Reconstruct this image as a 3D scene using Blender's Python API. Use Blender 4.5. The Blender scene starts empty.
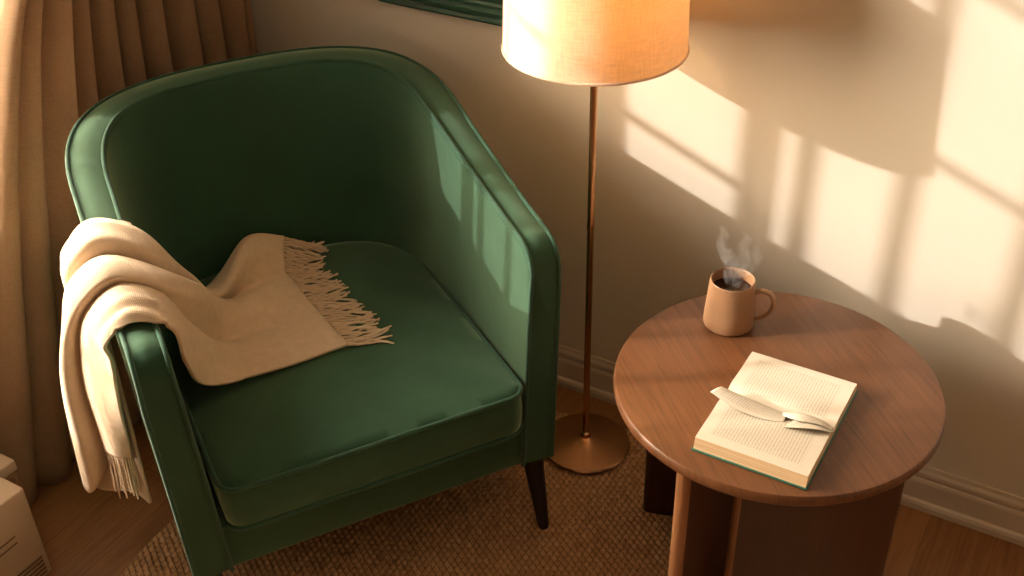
import bpy, math, random
from mathutils import Vector, Matrix, noise
random.seed(7)
SC = bpy.context.scene
SUN, AMB = 4.5, 48
COL = SC.collection
PI = math.pi

# ------------------------------------------------------------------ helpers
def mesh_obj(name, verts, faces, mat=None, parent=None, smooth=True, angle=40, loc=None):
    me = bpy.data.meshes.new(name)
    me.from_pydata([tuple(v) for v in verts], [], faces)
    me.update()
    if smooth:
        me.polygons.foreach_set('use_smooth', [True] * len(me.polygons))
        me.set_sharp_from_angle(angle=math.radians(angle))
    o = bpy.data.objects.new(name, me)
    COL.objects.link(o)
    if mat: me.materials.append(mat)
    if parent: o.parent = parent
    if loc: o.location = loc
    return o

def tag(o, label=None, cat=None, group=None, kind=None):
    if label: o['label'] = label
    if cat: o['category'] = cat
    if group: o['group'] = group
    if kind: o['kind'] = kind
    return o

def empty(name, loc=(0, 0, 0), rz=0.0):
    o = bpy.data.objects.new(name, None)
    o.empty_display_size = 0.05
    COL.objects.link(o); o.location = loc; o.rotation_euler = (0, 0, rz)
    return o

class MB:
    def __init__(s): s.v = []; s.f = []
    def add(s, v, f):
        n = len(s.v); s.v += [tuple(p) for p in v]; s.f += [tuple(i + n for i in q) for q in f]
    def box(s, x0, x1, y0, y1, z0, z1, b=0.0):
        if b <= 0:
            v = [(x, y, z) for x in (x0, x1) for y in (y0, y1) for z in (z0, z1)]
            s.add(v, [(0, 1, 3, 2), (4, 6, 7, 5), (0, 4, 5, 1), (2, 3, 7, 6), (0, 2, 6, 4), (1, 5, 7, 3)])
        else:
            import bmesh
            bm = bmesh.new(); bmesh.ops.create_cube(bm, size=1)
            bmesh.ops.scale(bm, vec=(x1 - x0, y1 - y0, z1 - z0), verts=bm.verts)
            bmesh.ops.translate(bm, vec=((x0 + x1) / 2, (y0 + y1) / 2, (z0 + z1) / 2), verts=bm.verts)
            bmesh.ops.bevel(bm, geom=bm.edges[:], offset=b, segments=3, profile=.5, affect='EDGES')
            bm.verts.index_update()
            s.add([v.co.copy() for v in bm.verts], [[v.index for v in f.verts] for f in bm.faces]); bm.free()
    def lathe(s, prof, n=64, c=(0, 0, 0), cap0=True, cap1=True):
        v = []; f = []
        for r, z in prof:
            for i in range(n):
                a = 2 * PI * i / n; v.append((c[0] + r * math.cos(a), c[1] + r * math.sin(a), c[2] + z))
        for j in range(len(prof) - 1):
            for i in range(n):
                k = (i + 1) % n; f.append((j * n + i, j * n + k, (j + 1) * n + k, (j + 1) * n + i))
        if cap0: f.append(tuple(reversed(range(n))))
        if cap1: f.append(tuple((len(prof) - 1) * n + i for i in range(n)))
        s.add(v, f)
    def tube(s, pts, r, n=10, closed=False, caps=True):
        P = [Vector(p) for p in pts]; m = len(P)
        rr = r if isinstance(r, (list, tuple)) else [r] * m
        T = []
        for i in range(m):
            a = P[(i - 1) % m] if (closed or i > 0) else P[0]
            b = P[(i + 1) % m] if (closed or i < m - 1) else P[-1]
            t = (b - a); T.append(t.normalized() if t.length > 1e-9 else Vector((0, 0, 1)))
        up = Vector((0, 0, 1)) if abs(T[0].z) < .9 else Vector((1, 0, 0))
        N = (up - T[0] * up.dot(T[0])).normalized()
        v = []; f = []
        for i in range(m):
            N = (N - T[i] * N.dot(T[i])).normalized(); B = T[i].cross(N)
            for k in range(n):
                a = 2 * PI * k / n; v.append(P[i] + (N * math.cos(a) + B * math.sin(a)) * rr[i])
        L = m if closed else m - 1
        for i in range(L):
            j = (i + 1) % m
            for k in range(n):
                l = (k + 1) % n; f.append((i * n + k, i * n + l, j * n + l, j * n + k))
        if caps and not closed:
            f.append(tuple(reversed(range(n)))); f.append(tuple((m - 1) * n + k for k in range(n)))
        s.add(v, f)
    def build(s, name, mat=None, parent=None, **k): return mesh_obj(name, s.v, s.f, mat, parent, **k)

def cr(p0, p1, p2, p3, t):
    return tuple(.5 * ((2 * b) + (-a + c) * t + (2 * a - 5 * b + 4 * c - d) * t * t + (-a + 3 * b - 3 * c + d) * t ** 3)
                 for a, b, c, d in zip(p0, p1, p2, p3))
def spline(pts, per):
    out = []; n = len(pts)
    for i in range(n - 1):
        p0 = pts[max(i - 1, 0)]; p3 = pts[min(i + 2, n - 1)]
        for k in range(per): out.append(cr(p0, pts[i], pts[i + 1], p3, k / per))
    out.append(tuple(pts[-1])); return out
def lerp(a, b, t): return a + (b - a) * t
def sstep(a, b, x):
    t = min(1, max(0, (x - a) / (b - a))); return t * t * (3 - 2 * t)

# ------------------------------------------------------------------ materials
def new_mat(name):
    m = bpy.data.materials.new(name); m.use_nodes = True
    nt = m.node_tree; nt.nodes.clear()
    out = nt.nodes.new('ShaderNodeOutputMaterial')
    return m, nt, out
def N(nt, t, **k):
    n = nt.nodes.new(t)
    for a, b in k.items(): setattr(n, a, b)
    return n
def principled(nt, out, col=(.5, .5, .5), rough=.5, metal=0, **inp):
    b = N(nt, 'ShaderNodeBsdfPrincipled')
    b.inputs['Base Color'].default_value = (*col, 1); b.inputs['Roughness'].default_value = rough
    b.inputs['Metallic'].default_value = metal
    for k, v in inp.items():
        b.inputs[k.replace('_', ' ')].default_value = v
    nt.links.new(b.outputs[0], out.inputs['Surface'])
    return b
def coords(nt, scale=(1, 1, 1), rot=(0, 0, 0), kind='Object'):
    tc = N(nt, 'ShaderNodeTexCoord'); mp = N(nt, 'ShaderNodeMapping')
    vr = N(nt, 'ShaderNodeVectorRotate'); vr.rotation_type = 'Z_AXIS'; vr.inputs['Angle'].default_value = rot[2]
    nt.links.new(tc.outputs[kind], vr.inputs['Vector'])
    mp.inputs['Scale'].default_value = scale; 
    nt.links.new(vr.outputs[0], mp.inputs[0]); return mp.outputs[0]
def ramp(nt, fac, stops):
    r = N(nt, 'ShaderNodeValToRGB'); e = r.color_ramp.elements
    while len(e) < len(stops): e.new(.5)
    for i, (p, c) in enumerate(stops):
        e[i].position = p; e[i].color = (*c, 1) if len(c) == 3 else c
    nt.links.new(fac, r.inputs[0]); return r.outputs[0]
def noise_t(nt, vec, scale, detail=4, rough=.5, dist=0):
    n = N(nt, 'ShaderNodeTexNoise'); n.inputs['Scale'].default_value = scale; n.inputs['Detail'].default_value = detail
    n.inputs['Roughness'].default_value = rough; n.inputs['Distortion'].default_value = dist
    nt.links.new(vec, n.inputs['Vector']); return n.outputs['Fac']
def bump(nt, h, bs, strength=.3, dist=.002):
    b = N(nt, 'ShaderNodeBump'); b.inputs['Strength'].default_value = strength; b.inputs['Distance'].default_value = dist
    nt.links.new(h, b.inputs['Height'])
    for s in (bs if isinstance(bs, list) else [bs]): nt.links.new(b.outputs[0], s.inputs['Normal'])
    return b
def mathn(nt, op, a, b=None, clamp=False):
    n = N(nt, 'ShaderNodeMath', operation=op); n.use_clamp = clamp
    for i, x in enumerate((a, b)):
        if x is None: continue
        if isinstance(x, (int, float)): n.inputs[i].default_value = x
        else: nt.links.new(x, n.inputs[i])
    return n.outputs[0]

def mat_wall():
    m, nt, out = new_mat('warm_plaster'); b = principled(nt, out, (.74, .655, .53), .85)
    v = coords(nt); n = noise_t(nt, v, 180, 3); bump(nt, n, b, .12, .001)
    c = ramp(nt, noise_t(nt, v, 1.4, 3), [(0.3, (.70, .65, .565)), (.7, (.73, .68, .595))]); nt.links.new(c, b.inputs['Base Color'])
    return m
def mat_trim():
    m, nt, out = new_mat('painted_trim'); b = principled(nt, out, (.62, .54, .45), .45)
    bump(nt, noise_t(nt, coords(nt), 60, 2), b, .05, .001); return m
def mat_floor():
    m, nt, out = new_mat('oak_planks'); b = principled(nt, out, (.3, .16, .07), .42)
    v = coords(nt)
    br = N(nt, 'ShaderNodeTexBrick'); br.offset = .37
    mp = N(nt, 'ShaderNodeMapping'); mp.inputs['Rotation'].default_value = (0, 0, PI / 2); nt.links.new(v, mp.inputs[0]); nt.links.new(mp.outputs[0], br.inputs['Vector'])
    br.inputs['Scale'].default_value = 1; br.inputs['Brick Width'].default_value = 1.3; br.inputs['Row Height'].default_value = .14
    br.inputs['Mortar Size'].default_value = .0014; br.inputs['Mortar Smooth'].default_value = .2
    br.inputs['Color1'].default_value = (.35, .35, .35, 1); br.inputs['Color2'].default_value = (.75, .75, .75, 1); br.inputs['Mortar'].default_value = (0, 0, 0, 1)
    g = noise_t(nt, coords(nt, (26, 1.6, 1)), 2.2, 8, .65, 1.2)
    mix = mathn(nt, 'ADD', mathn(nt, 'MULTIPLY', br.outputs['Color'], .35), mathn(nt, 'MULTIPLY', g, .75))
    c = ramp(nt, mix, [(.1, (.04, .014, .005)), (.42, (.20, .084, .028)), (.62, (.30, .138, .048)), (.85, (.38, .185, .07))])
    nt.links.new(c, b.inputs['Base Color']); bump(nt, mix, b, .15, .002); return m
def mat_table(name, base, rot=0):
    m, nt, out = new_mat(name); b = principled(nt, out, base, .38)
    g = noise_t(nt, coords(nt, (46, 2.2, 2.2), (0, 0, rot)), 2.4, 9, .62, .6)
    f = noise_t(nt, coords(nt, (240, 7, 7), (0, 0, rot)), 2.0, 4, .6)
    mix = mathn(nt, 'ADD', mathn(nt, 'MULTIPLY', g, .75), mathn(nt, 'MULTIPLY', f, .25))
    d = [x * .52 for x in base]; l = [min(1, x * 1.3) for x in base]
    c = ramp(nt, mix, [(.3, d), (.48, base), (.7, l)])
    nt.links.new(c, b.inputs['Base Color']); bump(nt, mix, b, .08, .001); return m
def mat_velvet():
    m, nt, out = new_mat('green_velvet'); b = principled(nt, out, (.03, .09, .055), .8)
    b.inputs['Sheen Weight'].default_value = .7; b.inputs['Sheen Roughness'].default_value = .5
    b.inputs['Sheen Tint'].default_value = (.65, .92, .62, 1); b.inputs['Specular IOR Level'].default_value = .25
    v = coords(nt)
    c = ramp(nt, noise_t(nt, v, 5, 4, .6, .5), [(.3, (.012, .054, .029)), (.7, (.019, .075, .041))]); nt.links.new(c, b.inputs['Base Color'])
    h = mathn(nt, 'ADD', mathn(nt, 'MULTIPLY', noise_t(nt, v, 9, 3), 1.0), mathn(nt, 'MULTIPLY', noise_t(nt, v, 700, 2), .06))
    bump(nt, h, b, .35, .006); return m
def mat_blanket():
    m, nt, out = new_mat('cream_wool'); b = principled(nt, out, (.74, .60, .44), .95)
    b.inputs['Sheen Weight'].default_value = .25; b.inputs['Sheen Tint'].default_value = (1, .9, .75, 1)
    b.inputs['Specular IOR Level'].default_value = .1
    u = N(nt, 'ShaderNodeUVMap'); mp = N(nt, 'ShaderNodeMapping'); nt.links.new(u.outputs[0], mp.inputs[0])
    w1 = N(nt, 'ShaderNodeTexWave'); w1.bands_direction = 'X'; w1.inputs['Scale'].default_value = 110; w1.inputs['Distortion'].default_value = 1.2
    w2 = N(nt, 'ShaderNodeTexWave'); w2.bands_direction = 'Y'; w2.inputs['Scale'].default_value = 60; w2.inputs['Distortion'].default_value = 1.2
    nt.links.new(mp.outputs[0], w1.inputs[0]); nt.links.new(mp.outputs[0], w2.inputs[0])
    h = mathn(nt, 'MULTIPLY', w1.outputs['Fac'], w2.outputs['Fac'])
    h2 = mathn(nt, 'ADD', h, noise_t(nt, coords(nt), 260, 3)); bump(nt, h2, b, .3, .0015)
    c = ramp(nt, noise_t(nt, coords(nt), 60, 4), [(.3, (.66, .515, .375)), (.7, (.73, .58, .43))]); nt.links.new(c, b.inputs['Base Color'])
    return m
def mat_cloth_trans(name, col, trans, tint, weave=900, ws=.25):
    m, nt, out = new_mat(name)
    d = N(nt, 'ShaderNodeBsdfDiffuse'); t = N(nt, 'ShaderNodeBsdfTranslucent'); mx = N(nt, 'ShaderNodeMixShader')
    mx.inputs[0].default_value = trans
    v = coords(nt)
    a = noise_t(nt, coords(nt, (1, 1, .08)), weave, 3); c2 = noise_t(nt, coords(nt, (.08, .08, 1)), weave, 3)
    h = mathn(nt, 'MULTIPLY', mathn(nt, 'ADD', a, c2), .5)
    c = ramp(nt, h, [(.3, [x * .8 for x in col]), (.6, col)]); nt.links.new(c, d.inputs[0])
    cc = ramp(nt, h, [(.3, [x * .75 for x in tint]), (.6, tint)]); nt.links.new(cc, t.inputs[0])
    bump(nt, h, [d, t], ws, .001)
    nt.links.new(d.outputs[0], mx.inputs[1]); nt.links.new(t.outputs[0], mx.inputs[2]); nt.links.new(mx.outputs[0], out.inputs[0]); return m
def mat_simple(name, col, rough=.5, metal=0, nscale=0, nstr=.1, var=0, **k):
    m, nt, out = new_mat(name); b = principled(nt, out, col, rough, metal, **k)
    v = coords(nt)
    if nscale: bump(nt, noise_t(nt, v, nscale, 3), b, nstr, .001)
    if var:
        c = ramp(nt, noise_t(nt, v, max(nscale / 6, 4), 3), [(.3, [x * (1 - var) for x in col]), (.7, [min(1, x * (1 + var)) for x in col])])
        nt.links.new(c, b.inputs['Base Color'])
    return m
def mat_brass():
    m, nt, out = new_mat('brushed_brass'); b = principled(nt, out, (.55, .31, .16), .25, 1)
    b.inputs['Anisotropic'].default_value = .6
    tg = N(nt, 'ShaderNodeTangent'); tg.direction_type = 'RADIAL'; tg.axis = 'Z'; nt.links.new(tg.outputs[0], b.inputs['Tangent'])
    bump(nt, noise_t(nt, coords(nt), 300, 2), b, .03, .0005); return m
def mat_page():
    # printed page: rows of short dark strokes inside margins, in the page's own UV space (u across rows, v along a row)
    m, nt, out = new_mat('printed_page'); b = principled(nt, out, (.64, .59, .50), .8)
    uv = N(nt, 'ShaderNodeUVMap'); sp = N(nt, 'ShaderNodeSeparateXYZ'); nt.links.new(uv.outputs[0], sp.inputs[0])
    u, v = sp.outputs[0], sp.outputs[1]
    rows = mathn(nt, 'FRACT', mathn(nt, 'MULTIPLY', u, 36))
    line = mathn(nt, 'LESS_THAN', mathn(nt, 'ABSOLUTE', mathn(nt, 'SUBTRACT', rows, .5)), .24)
    cb = N(nt, 'ShaderNodeCombineXYZ'); nt.links.new(mathn(nt, 'FLOOR', mathn(nt, 'MULTIPLY', u, 36)), cb.inputs[0]); nt.links.new(mathn(nt, 'MULTIPLY', v, 60), cb.inputs[1])
    n = noise_t(nt, cb.outputs[0], 1.0, 2, .8)
    ink = mathn(nt, 'MULTIPLY', line, mathn(nt, 'GREATER_THAN', n, .46))
    def band(x, a, c): return mathn(nt, 'MULTIPLY', mathn(nt, 'GREATER_THAN', x, a), mathn(nt, 'LESS_THAN', x, c))
    ink = mathn(nt, 'MULTIPLY', ink, mathn(nt, 'MULTIPLY', band(u, .1, .9), band(v, .14, .86)))
    mx = N(nt, 'ShaderNodeMix', data_type='RGBA'); mx.inputs['A'].default_value = (.64, .59, .50, 1); mx.inputs['B'].default_value = (.46, .41, .33, 1)
    nt.links.new(ink, mx.inputs['Factor']); nt.links.new(mx.outputs['Result'], b.inputs['Base Color']); return m
def mat_page_edge():
    m, nt, out = new_mat('page_edges'); b = principled(nt, out, (.7, .55, .38), .85)
    g = noise_t(nt, coords(nt, (3, 3, 900)), 1.0, 2)
    c = ramp(nt, g, [(.35, (.55, .36, .20)), (.65, (.76, .58, .38))]); nt.links.new(c, b.inputs['Base Color']); bump(nt, g, b, .3, .001); return m
def mat_glass():
    m, nt, out = new_mat('window_glass'); t = N(nt, 'ShaderNodeBsdfTransparent'); g = N(nt, 'ShaderNodeBsdfGlossy'); g.inputs['Roughness'].default_value = .02
    fr = N(nt, 'ShaderNodeFresnel'); fr.inputs[0].default_value = 1.35; mx = N(nt, 'ShaderNodeMixShader')
    nt.links.new(fr.outputs[0], mx.inputs[0]); nt.links.new(t.outputs[0], mx.inputs[1]); nt.links.new(g.outputs[0], mx.inputs[2]); nt.links.new(mx.outputs[0], out.inputs[0]); return m
def mat_rug():
    m, nt, out = new_mat('woven_jute'); b = principled(nt, out, (.40, .24, .12), .9)
    v = coords(nt); n = noise_t(nt, v, 90, 4, .7)
    bt = N(nt, 'ShaderNodeTexBrick'); bt.offset = .5
    wn = N(nt, 'ShaderNodeTexNoise'); wn.inputs['Scale'].default_value = 60; nt.links.new(v, wn.inputs['Vector'])
    va = N(nt, 'ShaderNodeVectorMath', operation='MULTIPLY_ADD'); nt.links.new(wn.outputs['Color'], va.inputs[0]); va.inputs[1].default_value = (.007, .007, 0)
    nt.links.new(coords(nt, (1, 1, 1), (0, 0, .55)), va.inputs[2]); nt.links.new(va.outputs[0], bt.inputs['Vector'])
    bt.inputs['Scale'].default_value = 1; bt.inputs['Brick Width'].default_value = .013 * 1.25; bt.inputs['Row Height'].default_value = .013
    bt.inputs['Mortar Size'].default_value = .0024; bt.inputs['Mortar Smooth'].default_value = 1.0
    bt.inputs['Color1'].default_value = (.62, .62, .62, 1); bt.inputs['Color2'].default_value = (.42, .42, .42, 1); bt.inputs['Mortar'].default_value = (.08, .08, .08, 1)  # nub tones vary; the dark gaps paint the weave's shade into the colour
    n = mathn(nt, 'ADD', mathn(nt, 'MULTIPLY', n, .35), mathn(nt, 'MULTIPLY', bt.outputs['Color'], .65))
    c = ramp(nt, n, [(.2, (.20, .105, .048)), (.3, (.32, .175, .08)), (.5, (.54, .32, .16)), (.72, (.72, .48, .27))]); nt.links.new(c, b.inputs['Base Color'])
    bump(nt, noise_t(nt, coords(nt, (1, 3, 1)), 500, 3), b, .5, .002); return m
def mat_steam():
    m, nt, out = new_mat('steam_vapour'); p = N(nt, 'ShaderNodeVolumeScatter'); p.inputs['Color'].default_value = (1, 1, 1, 1); p.inputs['Anisotropy'].default_value = .2
    n = noise_t(nt, coords(nt, (1, 1, .6)), 70, 3, .6, 1.5)
    d = mathn(nt, 'MULTIPLY', ramp(nt, n, [(.38, (0, 0, 0)), (.7, (1, 1, 1))]), STEAM); nt.links.new(d, p.inputs['Density'])
    nt.links.new(p.outputs[0], out.inputs['Volume']); return m
STEAM = 28

M = dict(dim=mat_simple('taupe_paint', (.46, .37, .27), .9, 0, 180, .1), wall=mat_wall(), trim=mat_trim(), floor=mat_floor(), top=mat_table('walnut_top', (.125, .049, .0185), -PI / 4), leg=mat_table('dark_walnut', (.042, .011, .005), 0), leglit=mat_table('walnut_painted_sunlit', (.27, .12, .052), 0),
         velvet=mat_velvet(), wool=mat_blanket(), brass=mat_brass(), page=mat_page(), edge=mat_page_edge(), glass=mat_glass(), rug=mat_rug(), steam=mat_steam(),
         curtain=mat_cloth_trans('linen_curtain', (.34, .225, .14), .15, (.62, .47, .34), 500, .12),
         shade=mat_cloth_trans('linen_shade', (.95, .88, .76), .36, (1.0, .58, .20), 420, .08),
         black=mat_simple('ebonised_wood', (.012, .008, .006), .4, 0, 40, .1),
         pipe=mat_simple('velvet_piping', (.02, .08, .045), .9, 0, 300, .3, .1, Sheen_Weight=.2),
         clay=mat_simple('stoneware', (.33, .185, .10), .42, 0, 140, .25, .08), coffee=mat_simple('black_coffee', (.03, .013, .006), .08),
         cover=mat_simple('green_cloth_board', (.02, .12, .085), .6, 0, 500, .3),
         paint=mat_simple('green_painted_frame', (.025, .085, .055), .3, 0, 60, .1), art=mat_simple('dark_canvas', (.02, .035, .025), .6, 0, 200, .3, .3),
         card=mat_simple('cream_card', (.50, .39, .29), .7, 0, 60, .08, .04), ink=mat_simple('printed_ink', (.16, .10, .06), .7),
         carton=mat_simple('brown_board', (.25, .15, .08), .8, 0, 60, .1, .1), plaster=mat_simple('ceiling_paint', (.7, .64, .55), .9))

# ------------------------------------------------------------------ camera
H = 1.9
CF, CP, CR, CA = 1155.657, 0.60244540, 0.02157711, 0.53723047
fh = Vector((-math.sin(CA), math.cos(CA), 0)); rt = Vector((math.cos(CA), math.sin(CA), 0)); up = Vector((0, 0, 1))
fw = fh * math.cos(CP) - up * math.sin(CP); dn = -(up * math.cos(CP) + fh * math.sin(CP))
r2 = rt * math.cos(CR) + dn * math.sin(CR); d2 = -rt * math.sin(CR) + dn * math.cos(CR)
cam = bpy.data.cameras.new('camera'); co = bpy.data.objects.new('camera', cam); COL.objects.link(co)
cam.sensor_width = 36; cam.lens = 36 * CF / 1024; cam.clip_start = .05
mw = Matrix.Identity(4)
for i in range(3): mw[i][0] = r2[i]; mw[i][1] = -d2[i]; mw[i][2] = -fw[i]
mw[0][3], mw[1][3], mw[2][3] = 0, 0, H
co.matrix_world = mw
SC.camera = co

# ------------------------------------------------------------------ room
YW, XL, ZC = 2.072, -2.06, 2.7
X1, Y0 = 2.2, -2.2
def struct(name, mb, mat, parent=None, **k):
    o = mb.build(name, mat, parent, smooth=False, **k)
    if not parent: o['kind'] = 'structure'
    return o
b = MB(); b.box(XL - .12, X1, Y0, YW + .12, -.1, 0); struct('floor', b, M['floor'])
b = MB(); b.box(XL - .12, X1, YW, YW + .12, 0, ZC); struct('wall_back', b, M['wall'])
b = MB(); b.box(X1, X1 + .12, Y0 - .12, YW + .12, 0, ZC); struct('wall_right', b, M['dim'])
b = MB(); b.box(XL - .12, X1, Y0 - .12, Y0, 0, ZC); struct('wall_front', b, M['dim'])
b = MB(); b.box(XL - .12, X1 + .12, Y0 - .12, YW + .12, ZC, ZC + .1); struct('ceiling', b, M['plaster'])
WY0, WY1, WZ0, WZ1 = .30, 1.53, .60, 2.15
b = MB(); b.box(XL - .12, XL, Y0, WY0, 0, ZC); b.box(XL - .12, XL, WY1, YW, 0, ZC); b.box(XL - .12, XL, WY0, WY1, 0, WZ0); b.box(XL - .12, XL, WY0, WY1, WZ1, ZC)
struct('wall_left', b, M['wall'])
def baseboard(name, prof, axis, a0, a1, face):
    v = []; f = []; n = len(prof)
    for a in (a0, a1):
        for d, z in prof:
            v.append((a, face - d, z) if axis == 'x' else (face + d, a, z))
    for i in range(n):
        j = (i + 1) % n; f.append((i, j, n + j, n + i))
    f.append(tuple(range(n))); f.append(tuple(reversed(range(n, 2 * n))))
    o = mesh_obj(name, v, f, M['trim'], smooth=False); o['kind'] = 'structure'; return o
prof = [(0, 0), (.024, 0), (.024, .014), (.021, .021), (.014, .024), (.014, .072), (.012, .078), (.0085, .081), (.0085, .086), (.012, .090), (.011, .098), (.006, .104), (.004, .112), (0, .113)]
baseboard('baseboard_back', prof, 'x', XL, X1, YW)
baseboard('baseboard_left', prof, 'y', Y0, YW - .024, XL)
# window: casing, mullion, muntins, glass
win = empty('window_1', (0, 0, 0)); win['kind'] = 'structure'
xg = XL - .04
b = MB()
for (y0, y1, z0, z1) in ((WY0, WY0 + .03, WZ0, WZ1), (WY1 - .03, WY1, WZ0, WZ1), (WY0, WY1, WZ0, WZ0 + .03), (WY0, WY1, WZ1 - .03, WZ1)):
    b.box(XL - .1, XL + .0, y0, y1, z0, z1)
b.build('window_frame', M['trim'], win, smooth=False)
sx, sz = abs(xg + 2) * .667, abs(xg + 2) * .40
b = MB()
b.box(xg - .02, xg + .02, 1.161 - sx - .017, 1.161 - sx + .017, WZ0 + .03, WZ1 - .03); b.build('mullion', M['trim'], win, smooth=False)
b = MB()
for y in (1.095, .961, .801, .64, .47):
    b.box(xg - .012, xg + .012, y - sx - .009, y - sx + .009, WZ0 + .03, WZ1 - .03)
for z in (1.218, 1.64, 1.95): b.box(xg - .012, xg + .012, 1.161 - sx + .016, WY1 - .03, z + sz - .008, z + sz + .008)
for z in (.86, 1.528, 1.87): b.box(xg - .012, xg + .012, WY0 + .03, 1.161 - sx - .016, z + sz - .007, z + sz + .007)
b.build('muntins', M['trim'], win, smooth=False)
b = MB(); b.box(xg - .002, xg + .002, WY0 + .03, WY1 - .03, WZ0 + .03, WZ1 - .03); b.build('glass', M['glass'], win, smooth=False)
b = MB(); b.box(XL - .02, XL + .045, WY0 - .05, WY1 + .05, WZ0 - .025, WZ0, .005); b.build('window_sill', M['trim'], win, smooth=False)

# ------------------------------------------------------------------ armchair (local: x across, y to the back)
ANG = math.radians(56.5); OX, OY = -1.0945, 1.3097
RUGZ = .0138
chair = empty('armchair', (OX, OY, 0), ANG)
tag(chair, 'dark green velvet tub armchair with piped edges and tapered black legs', 'armchair')
W, YS, YB = .405, .44, .79
def outline(t, n=2.55):
    """t in [-1,1]: front left -> back -> front right; returns point, outward normal"""
    s = 1 if t >= 0 else -1; a = abs(t)
    def P(a):
        if a > .5:
            return Vector((W, YS * (1 - (a - .5) / .5)))
        th = (a / .5) * PI / 2
        return Vector((W * math.sin(th) ** (2 / n), YS + (YB - YS) * max(0, math.cos(th)) ** (2 / n)))
    p = P(a); e = 1e-3
    if a < 2e-3: nn = Vector((0, 1))
    else:
        q0, q1 = P(max(a - e, 0)), P(min(a + e, 1)); d = (q1 - q0).normalized(); nn = Vector((-d.y, d.x))
        if nn.dot(p - Vector((0, .3))) < 0: nn = -nn
    return Vector((s * p.x, p.y)), Vector((s * nn.x, nn.y))
def zrim(y): return .712 + .155 * sstep(-.12, .80, y) + .012 * sstep(.3, .7, y)
ZB, TH, RC = .18, .066, .05
def section(t):
    p, n = outline(t); zt = zrim(p.y)
    if abs(t) > .5 and p.y < RC: zt = zt - RC + math.sqrt(max(0, RC * RC - (RC - p.y) ** 2))
    th = TH + .012 * (1 - sstep(.3, .9, abs(t)))
    def at(k, z):
        lo = (zt - z) * .035 * (1 if True else 0); li = (zt - z) * .05
        off = lerp(lo, th + li, k); q = p - n * off
        return Vector((q.x, q.y, z))
    r = .014
    pts = [at(0, ZB + (zt - r - ZB) * i / 6) for i in range(7)]
    for i in range(1, 5):
        a = i / 4 * PI / 2; pts.append(at((r - r * math.cos(a)) / th, zt - r + r * math.sin(a)))
    for i in range(1, 4):
        k = lerp(r / th, 1 - r / th, i / 4); pts.append(at(k, zt + .004 * math.sin(PI * i / 4)))
    for i in range(0, 5):
        a = i / 4 * PI / 2; pts.append(at(1 - (r - r * math.sin(a)) / th, zt - r + r * math.cos(a)))
    for i in range(1, 7): pts.append(at(1, lerp(zt - r, ZB + .01, i / 6)))
    return pts, at, zt, th
TS = .30
def tparams(t0, t1):
    ts = []
    N_ = 40
    for i in range(N_ + 1): ts.append(lerp(t0, t1, i / N_))
    extra = []
    for i in range(0, 10):
        y = RC * (1 - math.cos(i / 9 * PI / 2)); a = 1 - .5 * y / YS
        extra += [a, -a]
    for e in extra:
        if min(t0, t1) <= e <= max(t0, t1): ts.append(e)
    ts = sorted(set(round(x, 6) for x in ts)); return ts
def shell(name, t0, t1):
    ts = tparams(t0, t1); v = []; f = []
    for t in ts:
        pts = section(t)[0]; m = len(pts); v += pts
    for i in range(len(ts) - 1):
        for k in range(m):
            l = (k + 1) % m; f.append((i * m + k, i * m + l, (i + 1) * m + l, (i + 1) * m + k))
    f.append(tuple(reversed(range(m)))); f.append(tuple((len(ts) - 1) * m + k for k in range(m)))
    o = mesh_obj(name, v, f, M['velvet'], chair, angle=50)
    for kk in (0, 1):
        pl = []
        for t in ts:
            _, at, zt, th = section(t); q = at(.06 if kk == 0 else .94, zt - .0015); pl.append(q)
        def down(t):
            _, at, zt, th = section(t); z1 = zt - .01; r = []
            for i in range(1, 13):
                q = at(.03 if kk == 0 else .97, lerp(z1, ZB + .005, i / 12)); q.y -= .001; r.append(q)
            return r
        if ts[0] <= -.999: pl = list(reversed(down(ts[0]))) + pl
        if ts[-1] >= .999: pl = pl + down(ts[-1])
        mb = MB(); mb.tube(pl, .0046, 8); mb.build('piping', M['pipe'], o, angle=80)
    return o
shell('armrest', -1, -TS); shell('backrest', -TS, TS); shell('armrest', TS, 1)
# front rail under the cushion
b = MB(); b.box(-.322, .322, .008, .10, ZB, .315, .008); b.box(-.30, .30, .09, .66, ZB + .005, .30, .01); fr_ = b.build('seat_rail', M['velvet'], chair)
b = MB(); b.tube([(-.318, .006, .296), (0, .004, .296), (.318, .006, .296)], .004, 8); b.build('piping', M['pipe'], fr_, angle=80)
# cushion
def rrect(x0, x1, y0, y1, rf, rb, seg=8):
    pts = []
    for cx, cy, r, a0 in ((x1 - rf, y0 + rf, rf, -PI / 2), (x1 - rb, y1 - rb, rb, 0), (x0 + rb, y1 - rb, rb, PI / 2), (x0 + rf, y0 + rf, rf, PI)):
        for i in range(seg + 1):
            a = a0 + i / seg * PI / 2; pts.append(Vector((cx + r * math.cos(a), cy + r * math.sin(a))))
    # resample evenly
    L = [0]; n = len(pts)
    for i in range(n): L.append(L[-1] + (pts[(i + 1) % n] - pts[i]).length)
    m = 160; out = []
    j = 0
    for k in range(m):
        d = L[-1] * k / m
        while L[j + 1] < d: j += 1
        out.append(pts[j].lerp(pts[(j + 1) % n], (d - L[j]) / max(1e-9, L[j + 1] - L[j])))
    return out
ol = rrect(-.308, .308, -.038, .685, .035, .16)
cc = Vector((0, .32)); zt, zb_ = .418, .312
loops = []
for s, z in ((.93, zb_ - .004), (.985, zb_), (1.0, zb_ + .01), (1.008, zb_ + .035), (1.01, .365), (1.006, zt - .03), (1.0, zt - .008), (.992, zt)):
    loops.append([(cc.x + (p.x - cc.x) * s, cc.y + (p.y - cc.y) * s, z) for p in ol])
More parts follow.
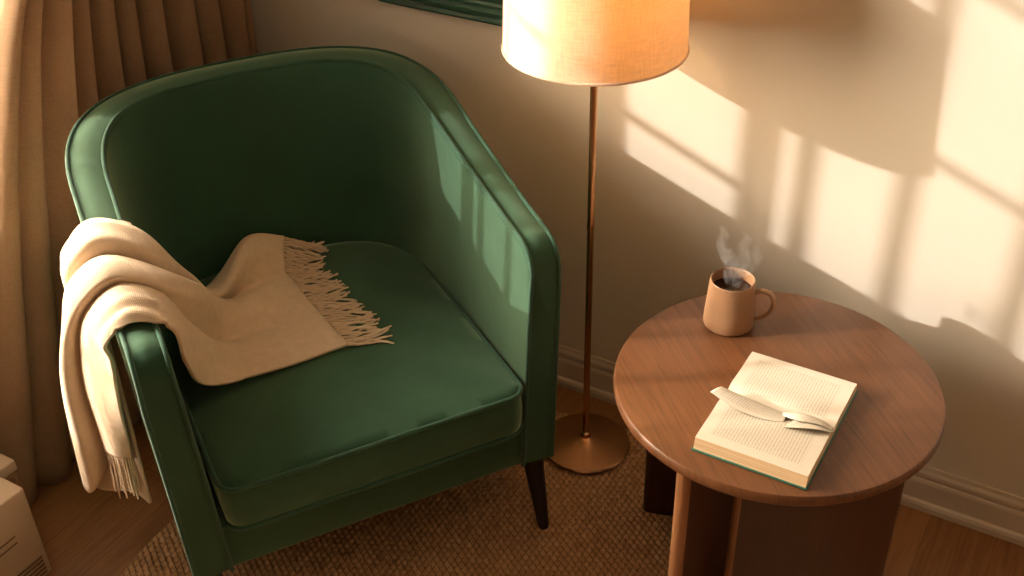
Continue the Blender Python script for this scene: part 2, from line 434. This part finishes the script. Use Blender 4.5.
for i in range(1, 16):
    s = .992 * (1 - i / 15.5)
    loops.append([(cc.x + (p.x - cc.x) * s, cc.y + (p.y - cc.y) * s, zt + .019 * (1 - (s / .992) ** 2.6) ** .8 + .0016 * noise.noise(Vector((p.x * s * 9, p.y * s * 9, 1)))) for p in ol])
v = [p for l in loops for p in l]; m = len(ol); f = []
for i in range(len(loops) - 1):
    for k in range(m): l = (k + 1) % m; f.append((i * m + k, i * m + l, (i + 1) * m + l, (i + 1) * m + k))
f.append(tuple(reversed(range(m)))); f.append(tuple((len(loops) - 1) * m + k for k in range(m)))
cu = mesh_obj('seat_cushion', v, f, M['velvet'], chair, angle=60)
for z, s in ((zt - .002, 1.004), (zb_ + .004, 1.0)):
    b = MB(); b.tube([(cc.x + (p.x - cc.x) * s, cc.y + (p.y - cc.y) * s, z) for p in ol], .0048, 8, closed=True); b.build('piping', M['pipe'], cu, angle=80)
for sx_, yt, yb in ((-1, .05, .03), (1, .03, -.03), (-1, .60, .66), (1, .60, .66)):
    b = MB(); xt = .340 if yt < .3 else .24; zb0 = RUGZ if True else 0
    b.tube([(sx_ * (xt + .014), yt, ZB + .012), (sx_ * (xt + .014), yt, ZB), (sx_ * (xt + .010), yb, zb0 + .004), (sx_ * (xt + .010), yb, zb0)], [.024, .024, .0125, .0115], 20)
    b.build('leg', M['black'], chair)

# ------------------------------------------------------------------ throw blanket (same local frame)
rows = [
 [(-.434, .135, .42), (-.433, .10, .56), (-.426, .085, .67), (-.416, .10, .712), (-.378, .092, .737), (-.333, .085, .722), (-.303, .13, .60), (-.262, .195, .485), (-.10, .228, .449), (.036, .245, .444)],
 [(-.458, .150, .42), (-.456, .13, .56), (-.446, .125, .67), (-.428, .14, .733), (-.376, .138, .765), (-.322, .13, .745), (-.278, .19, .61), (-.21, .26, .485), (-.09, .275, .452), (.028, .295, .446)],
 [(-.475, .20, .40), (-.478, .19, .56), (-.465, .185, .67), (-.434, .19, .740), (-.378, .19, .772), (-.318, .178, .748), (-.270, .225, .615), (-.20, .31, .485), (-.08, .33, .452), (.022, .345, .446)],
 [(-.470, .225, .36), (-.470, .212, .56), (-.455, .21, .66), (-.422, .216, .726), (-.376, .212, .755), (-.322, .20, .73), (-.285, .25, .59), (-.20, .36, .455), (-.07, .385, .446), (.016, .40, .445)],
 [(-.520, .215, .30), (-.512, .200, .55), (-.492, .190, .67), (-.450, .212, .753), (-.390, .208, .797), (-.312, .205, .770), (-.245, .255, .645), (-.175, .40, .498), (-.06, .43, .462), (.009, .447, .449)],
 [(-.530, .29, .28), (-.516, .28, .50), (-.495, .262, .66), (-.455, .272, .762), (-.390, .272, .806), (-.315, .262, .780), (-.240, .30, .655), (-.160, .44, .50), (-.06, .485, .470), (.004, .51, .452)],
 [(-.500, .335, .28), (-.480, .325, .50), (-.460, .312, .66), (-.428, .318, .748), (-.388, .32, .779), (-.332, .32, .750), (-.285, .35, .59), (-.19, .49, .458), (-.08, .54, .452), (.0, .565, .449)],
 [(-.505, .37, .27), (-.492, .36, .50), (-.478, .345, .68), (-.448, .345, .785), (-.388, .342, .826), (-.315, .34, .795), (-.238, .35, .635), (-.172, .44, .515), (-.065, .57, .520), (.010, .60, .475)],
 [(-.490, .42, .27), (-.480, .42, .50), (-.466, .41, .69), (-.442, .405, .789), (-.385, .398, .826), (-.312, .395, .793), (-.240, .395, .625), (-.178, .475, .512), (-.065, .62, .528), (.026, .645, .490)],
 [(-.468, .465, .27), (-.462, .465, .50), (-.450, .458, .69), (-.430, .448, .775), (-.385, .44, .805), (-.322, .435, .770), (-.262, .415, .630), (-.20, .50, .50), (-.08, .65, .470), (.022, .668, .455)],
]
def wave(s, t): return 0
OFFS = [.016, .034, .034, .012, .050, .050, .012, .056, .048, .016]
CY = [.085, .122, .162, .180, .164, .212, .246, .246, .304, .352]
for r_, of, cy_ in zip(rows, OFFS, CY):
    r_[3] = (r_[3][0], cy_ + .010, 0); r_[4] = (r_[4][0], cy_, 0); r_[5] = (r_[5][0], cy_ - .006, 0); r_[2] = (r_[2][0] + (.012 if cy_ > .17 else 0), lerp(r_[2][1], cy_ + .02, .6), r_[2][2])
    for k_, dz in ((3, -.034), (4, 0), (5, -.030)):
        x, y, z = r_[k_]; z = zrim(y) + of + dz * (1 + of * 8)
        if k_ == 3: x = min(x, -.428) - .1 * of
        if k_ == 5: x = max(x, -.318) + .1 * of
        r_[k_] = (x, y, z)
G1 = [spline(r, 12) for r in rows]                  # along the length
cols = list(zip(*G1))
G = [spline(list(c), 12) for c in cols]             # across: G[i_len][j_across]
nl, nw = len(G), len(G[0])
bv = []
for i in range(nl):
    for j in range(nw):
        x, y, z = G[i][j]
        q = Vector((x, y, z))
        w = noise.noise(Vector((i * .035, j * .16, 3.3))) * .0035 + noise.noise(Vector((i * .09, j * .05, 8.3))) * .002
        env = math.exp(-((i / (nl - 1) - .42) / .2) ** 2)
        w += env * .0035 * math.sin(j * .62 + 2.5 * noise.noise(Vector((i * .05, j * .03, 1.7)))) * (.4 + noise.noise(Vector((j * .07, i * .02, 4.2))))
        if z < .5 and x > -.2: z += abs(w) * .6 + .003 * max(0, math.sin(j * .33 + i * .035 + 1.2)) * env
        else: x += w * (-.5); z += w
        # keep the cloth outside the arm and above the cushion
        ztop = zrim(y) + .007
        if -.412 < x < -.335 and z < ztop and z > ztop - .05: z = ztop
        elif z <= ztop and -.34 < x < -.302: x = max(x, -.325 + (ztop - z) * .05)
        if z < .7 and x < -.38 : x = min(x, -.418)
        if x > -.300: z = max(z, .443)
        bv.append((x, y, z))
bf = [(i * nw + j, i * nw + j + 1, (i + 1) * nw + j + 1, (i + 1) * nw + j) for i in range(nl - 1) for j in range(nw - 1)]
bl = empty('throw_blanket', (OX, OY, 0), ANG)
tag(bl, 'cream wool throw blanket with fringe draped over the left arm of the green armchair', 'blanket')
def cloth(name, v, f, nl, nw, th=.006, parent=None):
    o = mesh_obj(name, v, f, M['wool'], parent, angle=180)
    uvl = o.data.uv_layers.new(name='UVMap')
    for p in o.data.polygons:
        for li in p.loop_indices:
            vi = o.data.loops[li].vertex_index; uvl.data[li].uv = ((vi % nw) / nw * .5, (vi // nw) / nl)
    s = o.modifiers.new('solid', 'SOLIDIFY'); s.thickness = th; s.offset = 0
    s.use_rim = True
    return o
cloth('cloth', bv, bf, nl, nw, .007, bl)
# the longer back half of the throw hanging behind the front flap
fl = []
r0 = [[(-.424, .37, .70), (-.432, .42, .50), (-.44, .44, .28)], [(-.432, .33, .70), (-.452, .36, .50), (-.475, .37, .268)], [(-.438, .30, .70), (-.470, .30, .50), (-.515, .31, .272)],
      [(-.432, .25, .70), (-.468, .245, .50), (-.505, .245, .276)], [(-.424, .21, .70), (-.444, .205, .50), (-.450, .198, .285)], [(-.420, .18, .66), (-.422, .150, .48), (-.424, .135, .295)]]
A_ = [spline(r, 10) for r in r0]; B_ = [spline(list(c), 8) for c in zip(*A_)]
n1, n2 = len(B_), len(B_[0]); vv = [p for r in B_ for p in r]
cloth('hanging_fold', vv, [(i * n2 + j, i * n2 + j + 1, (i + 1) * n2 + j + 1, (i + 1) * n2 + j) for i in range(n1 - 1) for j in range(n2 - 1)], n1, n2, .006, bl)
def fringe(name, roots, dirs, length, sag, n, floor_z=None, r=.0017):
    mb = MB(); m = len(roots)
    for k in range(n):
        u = (k + random.uniform(-.3, .3)) / n * (m - 1); u = min(max(u, 0), m - 1.001); i = int(u); t = u - i
        R = Vector(roots[i]).lerp(Vector(roots[i + 1]), t); D = Vector(dirs[i]).lerp(Vector(dirs[i + 1]), t).normalized()
        L = length * random.uniform(.8, 1.12); side = D.cross(Vector((0, 0, 1)))
        if side.length < .2: side = Vector((0, 1, 0))
        side.normalize(); wob = random.uniform(-.6, .6)
        for st in range(2):                          # two strands twisted round each other
            pts = []; rad = []
            for q in range(11):
                s_ = q / 10; tw = s_ * 11 + st * PI + k
                p = R + D * (L * s_) + side * (wob * L * s_ * s_ * .6 + .0014 * math.cos(tw) + .003 * math.sin(s_ * 5 + k * 1.7))
                p.z += .0014 * math.sin(tw) - sag * s_ + .002 * math.sin(k * 2.3 + s_ * 6)
                if floor_z is not None: p.z = max(p.z, floor_z + r + .0005 + (.005 if k % 3 == 0 else 0) * (1 - s_))
                pts.append(p); rad.append(r * (1 if s_ < .93 else .7))
            mb.tube(pts, rad, 6)
    o = mb.build(name, M['wool'], bl, angle=80); o['kind'] = 'stuff'; uvl = o.data.uv_layers.new(name='UVMap'); return o
hem = [G[-1][j] for j in range(0, nw, 6)]
ds = [lerp(.0, 0, 0) for _ in hem]
dirs = []
for i, h in enumerate(hem):
    u = i / (len(hem) - 1); dirs.append((1, lerp(-.18, -.05, u), -.12 if u < .6 else -.5))
fringe('fringe', hem, dirs, .10, .006, 105, .436, .0020)
hem2 = [G[0][j] for j in range(0, 40, 4)]
fringe('fringe', hem2, [(-.05, -.02, -1)] * len(hem2), .085, 0, 26, None, .0018)

# ------------------------------------------------------------------ rug
def make_rug():
    import array
    C0 = (-.85, 1.20); R = .775; cell = .0130; q = 5; st = cell / q; n = int(2 * R / st)
    ca, sa = math.cos(.55), math.sin(.55)
    idx = {}; v = []; f = []
    for a in range(n + 1):
        x = -R + a * st
        for b_ in range(n + 1):
            y = -R + b_ * st; rr = math.hypot(x, y)
            if rr > R: continue
            u = (x * ca - y * sa) / (cell * 1.25); w = (x * sa + y * ca) / cell
            row = math.floor(w); uu = u + (.5 if row % 2 else 0)
            col = math.floor(uu); fu, fw_ = uu - col, w - row
            hsh = math.sin(col * 12.9898 + row * 78.233) * 43758.5; hsh -= math.floor(hsh)
            h = (math.sin(PI * fu) * math.sin(PI * fw_)) ** .6 * (.0062 + .0026 * hsh)
            e = sstep(R, R - .012, rr)
            idx[(a, b_)] = len(v); v.append((x, y, .0015 + (.0035 + h) * e))
    for (a, b_), i in idx.items():
        j = idx.get((a + 1, b_)); k = idx.get((a + 1, b_ + 1)); l = idx.get((a, b_ + 1))
        if j is not None and k is not None and l is not None: f.append((i, j, k, l))
    o = mesh_obj('rug', v, f, M['rug'], loc=(C0[0], C0[1], 0), angle=180)
    tag(o, 'round brown woven jute rug lying under the green armchair and side table', 'rug')
make_rug()

# ------------------------------------------------------------------ floor lamp
LX, LY = -.917, 1.868
lamp = empty('floor_lamp', (LX, LY, 0)); tag(lamp, 'brass floor lamp with drum linen shade standing between armchair and round table', 'floor lamp')
z0 = RUGZ
b = MB(); b.lathe([(.100, z0), (.105, z0 + .001), (.106, z0 + .006), (.103, z0 + .009), (.085, z0 + .0125), (.05, z0 + .019), (.022, z0 + .0255), (.013, z0 + .029), (.013, z0 + .04), (.008, z0 + .043)], 96); b.build('base', M['brass'], lamp, angle=30)
b = MB(); b.lathe([(.0075, z0 + .04), (.0075, .62), (.0082, .622), (.0082, .634), (.0075, .636), (.0075, 1.09)], 24); b.build('pole', M['brass'], lamp, angle=30)
SZ, SH, SR0, SR1 = 1.026, .26, .176, .166
b = MB(); b.lathe([(SR0, SZ), (SR0, SZ + .001), (SR1, SZ + SH)], 128, cap0=False, cap1=False); sh = b.build('lamp_shade', M['shade'], lamp, angle=60)
for zz, r in ((SZ + .003, SR0), (SZ + SH - .003, SR1)):
    b = MB(); b.tube([(r * math.cos(a * PI / 48), r * math.sin(a * PI / 48), zz) for a in range(96)], .0028, 8, closed=True); b.build('rim', M['shade'], sh, angle=80)
# overlap seam of the shade
sa_ = math.atan2(-.47, -.88)
b = MB()
for k, (aa) in enumerate((sa_, sa_ + .012)):
    b.add([((SR0 + .0012) * math.cos(aa), (SR0 + .0012) * math.sin(aa), SZ + .001), ((SR0 + .0012) * math.cos(aa + .012), (SR0 + .0012) * math.sin(aa + .012), SZ + .001),
           ((SR1 + .0012) * math.cos(aa + .012), (SR1 + .0012) * math.sin(aa + .012), SZ + SH), ((SR1 + .0012) * math.cos(aa), (SR1 + .0012) * math.sin(aa), SZ + SH)], [(0, 1, 2, 3)])
se = b.build('seam', M['shade'], sh); md = se.modifiers.new('solid', 'SOLIDIFY'); md.thickness = .0012
b = MB()
for k in range(3):
    a = k * 2 * PI / 3 + .4; b.tube([(.0, 0, 1.10), (.06 * math.cos(a), .06 * math.sin(a), 1.09), (SR1 * .995 * math.cos(a), SR1 * .995 * math.sin(a), SZ + SH - .004)], .002, 8)
b.build('shade_spider', M['brass'], lamp)
b = MB(); b.lathe([(.016, 1.085), (.018, 1.09), (.018, 1.125), (.014, 1.13)], 24); b.build('socket', M['brass'], lamp, angle=30)
b = MB(); b.lathe([(.012, 1.13), (.014, 1.14), (.026, 1.165), (.03, 1.185), (.026, 1.205), (.014, 1.216), (.002, 1.219)], 32); b.build('bulb', mat_simple('opal_bulb', (.8, .78, .72), .3, Emission_Color=(1, .50, .17, 1), Emission_Strength=38.0), lamp)

# ------------------------------------------------------------------ side table
TX, TY, TR, TZ = -.427, 1.657, .298, .55
tb = empty('side_table', (TX, TY, 0)); tag(tb, 'round walnut side table with slab legs holding the mug and open book', 'side table')
e = .006
b = MB(); b.lathe([(TR - .01, TZ - .024), (TR - .004, TZ - .023), (TR - .001, TZ - .019), (TR, TZ - .012), (TR - .001, TZ - .005), (TR - .004, TZ - .001), (TR - .009, TZ)], 160); b.build('tabletop', M['top'], tb, angle=30)
def slab(p0, p1, th, z0, z1):
    p0 = Vector(p0); p1 = Vector(p1); d = (p1 - p0).normalized(); n = Vector((-d.y, d.x)); r = th / 2
    pts = []
    for i in range(9):
        a = -PI / 2 + PI * i / 8; pts.append(p1 - d * r + d * (r * math.cos(a)) + n * (r * math.sin(a)))
    for i in range(9):
        a = PI / 2 + PI * i / 8; pts.append(p0 + d * r + d * (r * math.cos(a)) + n * (r * math.sin(a)))
    m = len(pts); v = [(p.x, p.y, z) for z in (z0, z1) for p in pts]
    f = [(i, (i + 1) % m, m + (i + 1) % m, m + i) for i in range(m)] + [tuple(reversed(range(m))), tuple(range(m, 2 * m))]
    o = mesh_obj('leg_panel', v, f, M['leg'], tb, angle=50); o.data.materials.append(M['leglit'])
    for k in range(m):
        if 9 <= k < 17: o.data.polygons[k].material_index = 1  # one rounded end in lighter walnut: sunlight painted into the wood colour
    return o
zt_ = TZ - .024
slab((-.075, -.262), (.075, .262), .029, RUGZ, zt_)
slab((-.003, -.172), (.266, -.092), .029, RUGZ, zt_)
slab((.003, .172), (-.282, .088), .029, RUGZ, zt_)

# ------------------------------------------------------------------ mug, coffee, steam
MX, MY = -.571, 1.785
mug = empty('mug', (MX, MY, TZ), math.atan2(.20, .98)); tag(mug, 'brown stoneware mug of hot black coffee at the back of the round table', 'mug')
hm = .104
prof = [(.0, 0), (.044, 0), (.0475, .002), (.0495, .007), (.0485, .03), (.0455, .07), (.0432, .100), (.0428, .1025), (.0415, .104), (.0400, .1025), (.0398, .099), (.042, .07), (.0445, .03), (.043, .012), (.0, .010)]
b = MB(); b.lathe(prof, 72, cap0=False, cap1=False); b.build('body', M['clay'], mug, angle=60)
hp = spline([(.0425, 0, .082), (.058, 0, .088), (.074, 0, .083), (.081, 0, .066), (.077, 0, .046), (.064, 0, .030), (.0465, 0, .022)], 8)
b = MB(); n = 14; P = [Vector(p) for p in hp]; v = []; f = []
for i, p in enumerate(P):
    t = (P[min(i + 1, len(P) - 1)] - P[max(i - 1, 0)]).normalized(); nn = Vector((t.z, 0, -t.x)); w_ = .0068
    for k in range(n):
        a = 2 * PI * k / n; v.append(p + nn * (.0042 * math.cos(a)) + Vector((0, 1, 0)) * (w_ * math.sin(a)))
for i in range(len(P) - 1):
    for k in range(n): l = (k + 1) % n; f.append((i * n + k, i * n + l, (i + 1) * n + l, (i + 1) * n + k))
mesh_obj('handle', v, f, M['clay'], mug, angle=80)
b = MB(); b.lathe([(.0, .078), (.03, .078), (.0408, .0784), (.0412, .0795)], 64, cap0=False, cap1=False); b.build('coffee', M['coffee'], mug)
b = MB()
wl = [([(-.002, 0, .083), (-.008, .003, .105), (-.004, .006, .130), (-.018, .004, .155), (-.030, .006, .178), (-.024, .002, .200), (-.034, .002, .215)], [.006, .012, .017, .014, .011, .009, .003]),
      ([(.004, .002, .083), (.008, .0, .105), (.004, -.004, .130), (.018, -.002, .152), (.012, .0, .176), (.020, .003, .196), (.012, 0, .208)], [.006, .013, .018, .016, .012, .009, .003]),
      ([(.0, .0, .10), (.014, .002, .118), (.026, .003, .136), (.040, .002, .156), (.036, .0, .176), (.042, 0, .19)], [.006, .012, .014, .012, .009, .003])]
for pts, rad in wl:
    sp_ = spline([(*p, r) for p, r in zip(pts, rad)], 8); b.tube([p[:3] for p in sp_], [max(.0008, p[3]) for p in sp_], 16)
st_ = b.build('steam', M['steam'], None, loc=(MX, MY, TZ), angle=180); st_.rotation_euler = (0, 0, .2)
tag(st_, 'thin white steam curling up from the brown mug of coffee', 'steam', kind='stuff')

# ------------------------------------------------------------------ open book
BX0, BX1, BY0, BY1, YSP = -.491, -.294, 1.412, 1.690, 1.556
bk = empty('book', ((BX0 + BX1) / 2 + .002, YSP, TZ), 0); tag(bk, 'open green hardback book with curling pages lying on the round table', 'book')
hw = (BX1 - BX0) / 2
b = MB(); b.box(-hw - .003, hw + .003, -.146, .143, .0005, .0035, .001); b.build('cover', M['cover'], bk)
def block(sgn, wid, thick, name='page_block'):
    # profile from the spine (d=0) outwards: dips at the gutter, swells, falls to the fore-edge
    prof = []
    for i in range(25):
        s = i / 24; d = s * wid
        z = thick * (.42 + .58 * math.sin(min(1, s / .28) * PI / 2) ** .8) - .0035 * max(0, s - .3) ** 1.3 + .0008 * math.sin(s * 9)
        prof.append((d, z))
    nx = 12; v = []; f = []
    for j in range(nx + 1):
        x = lerp(-hw, hw, j / nx)
        for d, z in prof: v.append((x, sgn * (d + .004 * 0), .0035 + z))
        for d, z in prof: v.append((x, sgn * (d + (wid * .03 if d > wid * .9 else 0) * 0 + .004 * (d / wid)), .0036))
    m = 50
    top = []
    for j in range(nx):
        for i in range(24):
            q = (j * m + i, j * m + i + 1, (j + 1) * m + i + 1, (j + 1) * m + i); f.append(q if sgn > 0 else q[::-1]); top.append(len(f) - 1)
    for j in range(nx):
        q = (j * m + 24, j * m + 49, (j + 1) * m + 49, (j + 1) * m + 24); f.append(q)
    for jj in (0, nx):
        for i in range(24): f.append((jj * m + i, jj * m + 25 + i, jj * m + 26 + i, jj * m + i + 1))
    for j in range(nx):
        for i in range(24): f.append((j * m + 25 + i, (j + 1) * m + 25 + i, (j + 1) * m + 26 + i, j * m + 26 + i))
    o = mesh_obj(name, v, f, M['edge'], bk, angle=50); o.data.materials.append(M['page'])
    uvl = o.data.uv_layers.new(name='UVMap')
    for k in top: o.data.polygons[k].material_index = 1
    for p in o.data.polygons:
        for li in p.loop_indices:
            c = o.data.vertices[o.data.loops[li].vertex_index].co; uvl.data[li].uv = ((c.x + hw) / (2 * hw), abs(c.y) / wid)
    return o
block(1, .136, .021); block(-1, .139, .024)
def leaf(rows_, name='loose_page'):
    A = [spline(r, 8) for r in rows_]; B = [spline(list(c), 8) for c in zip(*A)]
    n1, n2 = len(B), len(B[0]); v = [p for r in B for p in r]
    o = mesh_obj(name, v, [(i * n2 + j, i * n2 + j + 1, (i + 1) * n2 + j + 1, (i + 1) * n2 + j) for i in range(n1 - 1) for j in range(n2 - 1)], M['page'], bk, angle=180)
    uvl = o.data.uv_layers.new(name='UVMap')
    for p in o.data.polygons:
        for li in p.loop_indices:
            vi = o.data.loops[li].vertex_index; uvl.data[li].uv = ((vi % n2) / (n2 - 1), (vi // n2) / (n1 - 1))
    s = o.modifiers.new('solid', 'SOLIDIFY'); s.thickness = .0007; return o
# rows run across the page's height (x); each row goes from the gutter outwards
leaf([[(-hw, -.002, .016), (-hw - .002, -.010, .040), (-hw - .006, -.026, .050), (-hw - .014, -.042, .049)],
      [(-hw * .5, -.002, .016), (-hw * .52, -.010, .034), (-hw * .55, -.026, .039), (-hw * .62, -.048, .035)],
      [(0, -.002, .016), (0, -.010, .029), (-.004, -.024, .031), (-.010, -.044, .0295)],
      [(hw * .2, -.002, .016), (hw * .2, -.010, .026), (hw * .2, -.020, .0280), (hw * .2, -.032, .0278)]])
leaf([[(hw * .1, -.001, .016), (hw * .1, -.005, .024), (hw * .1, -.010, .0275), (hw * .1, -.016, .0275)],
      [(hw * .45, -.001, .016), (hw * .45, -.006, .036), (hw * .43, -.018, .042), (hw * .40, -.030, .0385)],
      [(hw * .8, -.001, .016), (hw * .8, -.005, .034), (hw * .79, -.014, .040), (hw * .78, -.022, .0385)],
      [(hw, -.001, .016), (hw, -.005, .026), (hw, -.012, .031), (hw, -.018, .031)]])
leaf([[(hw * .35, -.001, .016), (hw * .35, -.008, .026), (hw * .33, -.024, .0275), (hw * .25, -.046, .0285)],
      [(hw * .6, -.001, .016), (hw * .6, -.010, .028), (hw * .58, -.026, .036), (hw * .52, -.046, .038)],
      [(hw * .85, -.001, .016), (hw * .85, -.008, .027), (hw * .84, -.020, .034), (hw * .82, -.034, .0375)],
      [(hw, -.001, .016), (hw, -.008, .024), (hw, -.016, .029), (hw, -.024, .031)]])

# ------------------------------------------------------------------ curtain
def make_curtain():
    creases = [1.40, 1.435, 1.475, 1.54, 1.585, 1.645, 1.70, 1.765, 1.85, 1.93, 2.01, 2.05]
    nz = 60; ns = 240; v = []
    for i in range(nz + 1):
        z = .006 + (2.36 - .006) * i / nz
        flare = .37 * max(0, 1 - z / 1.10) ** .8 + .01 * math.sin(z * 2.2)
        for j in range(ns + 1):
            s = j / ns; yt = lerp(1.40, 2.05, s)
            k = 0
            while k < len(creases) - 2 and creases[k + 1] < yt: k += 1
            t = min(1, max(0, (yt - creases[k]) / (creases[k + 1] - creases[k])))
            w = creases[k + 1] - creases[k]
            amp = .30 * w + .022
            x = -1.985 + amp * 1.9 * (math.sin(PI * t) ** .6 if t > 0 and t < 1 else 0) - .012
            x += .012 * noise.noise(Vector((yt * 7, z * 1.1, 2))) + .004 * noise.noise(Vector((yt * 30, z * 2, 5)))
            y = lerp(1.400, 2.045, s) - flare * (1 - s) ** 3 + .02 * noise.noise(Vector((yt * 5, z * 1.4, 9))) * (1 - s) * sstep(1.0, .2, z)
            fold = .5 * w * .35 * math.sin(2 * PI * t)
            v.append((x, min(y - fold * .5, 2.055), z))
    m = ns + 1
    f = [(i * m + j, i * m + j + 1, (i + 1) * m + j + 1, (i + 1) * m + j) for i in range(nz) for j in range(ns)]
    root = empty('curtain', (-1.97, 1.7, 0)); tag(root, 'beige linen floor-length curtain in soft folds beside the window behind the armchair', 'curtain')
    v = [(x + 1.97, y - 1.7, z) for x, y, z in v]
    o = mesh_obj('curtain_panel', v, f, M['curtain'], root, angle=180); s = o.modifiers.new('solid', 'SOLIDIFY'); s.thickness = .0025
    b = MB(); b.tube([(0, -1.55, 2.38), (0, .345, 2.38)], .011, 16); b.lathe([(.0, 0), (.018, .0), (.02, .02), (.0, .03)], 16, (0, .0, 2.37)); b.build('curtain_rod', M['brass'], root)
make_curtain()

# ------------------------------------------------------------------ framed picture
pf = empty('picture_frame', (-1.25, YW, .945)); tag(pf, 'dark green moulded picture frame hanging on the wall above the armchair', 'picture frame')
def frame(x0, x1, z0, z1):
    pr = [(0, 0), (0, .022), (.006, .026), (.012, .022), (.015, .020), (.021, .029), (.029, .031), (.036, .026), (.040, .018), (.046, .016), (.050, .008), (.050, 0)]
    b = MB(); cor = [(x0, z0, 1, 1), (x1, z0, -1, 1), (x1, z1, -1, -1), (x0, z1, 1, -1)]; v = []; n = len(pr); f = []
    for cx, cz, sx1, sz1 in cor:
        for d, h in pr: v.append((cx + sx1 * d, -h, cz + sz1 * d))
    for c in range(4):
        d_ = (c + 1) % 4
        for k in range(n): l = (k + 1) % n; f.append((c * n + k, d_ * n + k, d_ * n + l, c * n + l))
    b.add(v, f); return b
frame(-.312, .30, 0, .78).build('frame_moulding', M['paint'], pf, smooth=False)
b = MB(); b.box(-.265, .253, -.008, -.002, .047, .733); b.build('canvas', M['art'], pf, smooth=False)

# ------------------------------------------------------------------ boxes at the left edge
bx = empty('packaging_box', (-1.747, .967, 0), 0)
tag(bx, 'cream cardboard box with printed lines standing on the floor beside the curtain', 'box')
b = MB(); b.box(-.24, 0, -.26, 0, 0, .245, .003); b.build('carton', M['card'], bx, angle=30)
b = MB()
for y0, y1, z in ((-.24, -.052, .150), (-.24, -.052, .132)):
    b.box(-.0005, .0012, y0, y1, z, z + .0035)
b.build('printed_line', M['ink'], bx, smooth=False)
b = MB()
for i in range(5): b.box(-.0005, .0012, -.095, -.012, .052 - i * .011, .0575 - i * .011)
b.build('printed_panel', M['ink'], bx, smooth=False)
ct = empty('storage_box', (-1.855, 1.024, 0), 0)
tag(ct, 'brown lidded box with a dark round hand hole behind the cream cardboard box', 'box')
b = MB(); b.box(-.18, 0, -.049, 0, 0, .20, .002); b.build('body', M['carton'], ct, angle=30)
b = MB(); b.box(-.184, .004, -.052, .003, .20, .226, .002); b.build('lid', M['card'], ct, angle=30)
b = MB(); b.tube([(-.001, -.018, .175), (.0012, -.018, .175)], .011, 20); b.build('hand_hole', M['ink'], ct, angle=30)

# ------------------------------------------------------------------ light
D = Vector((1, .667, -.40)).normalized()
sun = bpy.data.lights.new('sun', 'SUN'); so = bpy.data.objects.new('sun', sun); COL.objects.link(so)
sun.energy = SUN; sun.color = (1, .90, .80); sun.angle = math.radians(.75)
so.rotation_euler = D.to_track_quat('-Z', 'Y').to_euler(); so.location = (-4, -2, 3)
w = bpy.data.worlds.new('sky'); SC.world = w; w.use_nodes = True; nt = w.node_tree; nt.nodes.clear()
out = nt.nodes.new('ShaderNodeOutputWorld'); bg = nt.nodes.new('ShaderNodeBackground'); nt.links.new(bg.outputs[0], out.inputs[0])
tc = nt.nodes.new('ShaderNodeTexCoord'); sp = nt.nodes.new('ShaderNodeSeparateXYZ'); nt.links.new(tc.outputs['Generated'], sp.inputs[0])
mr = nt.nodes.new('ShaderNodeMapRange'); mr.inputs['From Min'].default_value = -1; mr.inputs['From Max'].default_value = 1; nt.links.new(sp.outputs[2], mr.inputs[0])
c = ramp(nt, mr.outputs[0], [(.45, (.45, .38, .28)), (.52, (1, .76, .50)), (.8, (.95, .80, .62))]); nt.links.new(c, bg.inputs[0]); bg.inputs[1].default_value = AMB
# daylight through the window opening
pl = bpy.data.lights.new('window_daylight', 'AREA'); po = bpy.data.objects.new('window_daylight', pl); COL.objects.link(po)
pl.shape = 'RECTANGLE'; pl.size = WY1 - WY0; pl.size_y = WZ1 - WZ0; pl.cycles.is_portal = True
po.location = (XL - .115, (WY0 + WY1) / 2, (WZ0 + WZ1) / 2); po.rotation_euler = Vector((1, 0, 0)).to_track_quat('-Z', 'Z').to_euler()
vs = SC.view_settings; vs.view_transform = 'Standard'; vs.look = 'None'; vs.exposure = .08; vs.gamma = 1; vs.use_curve_mapping = False
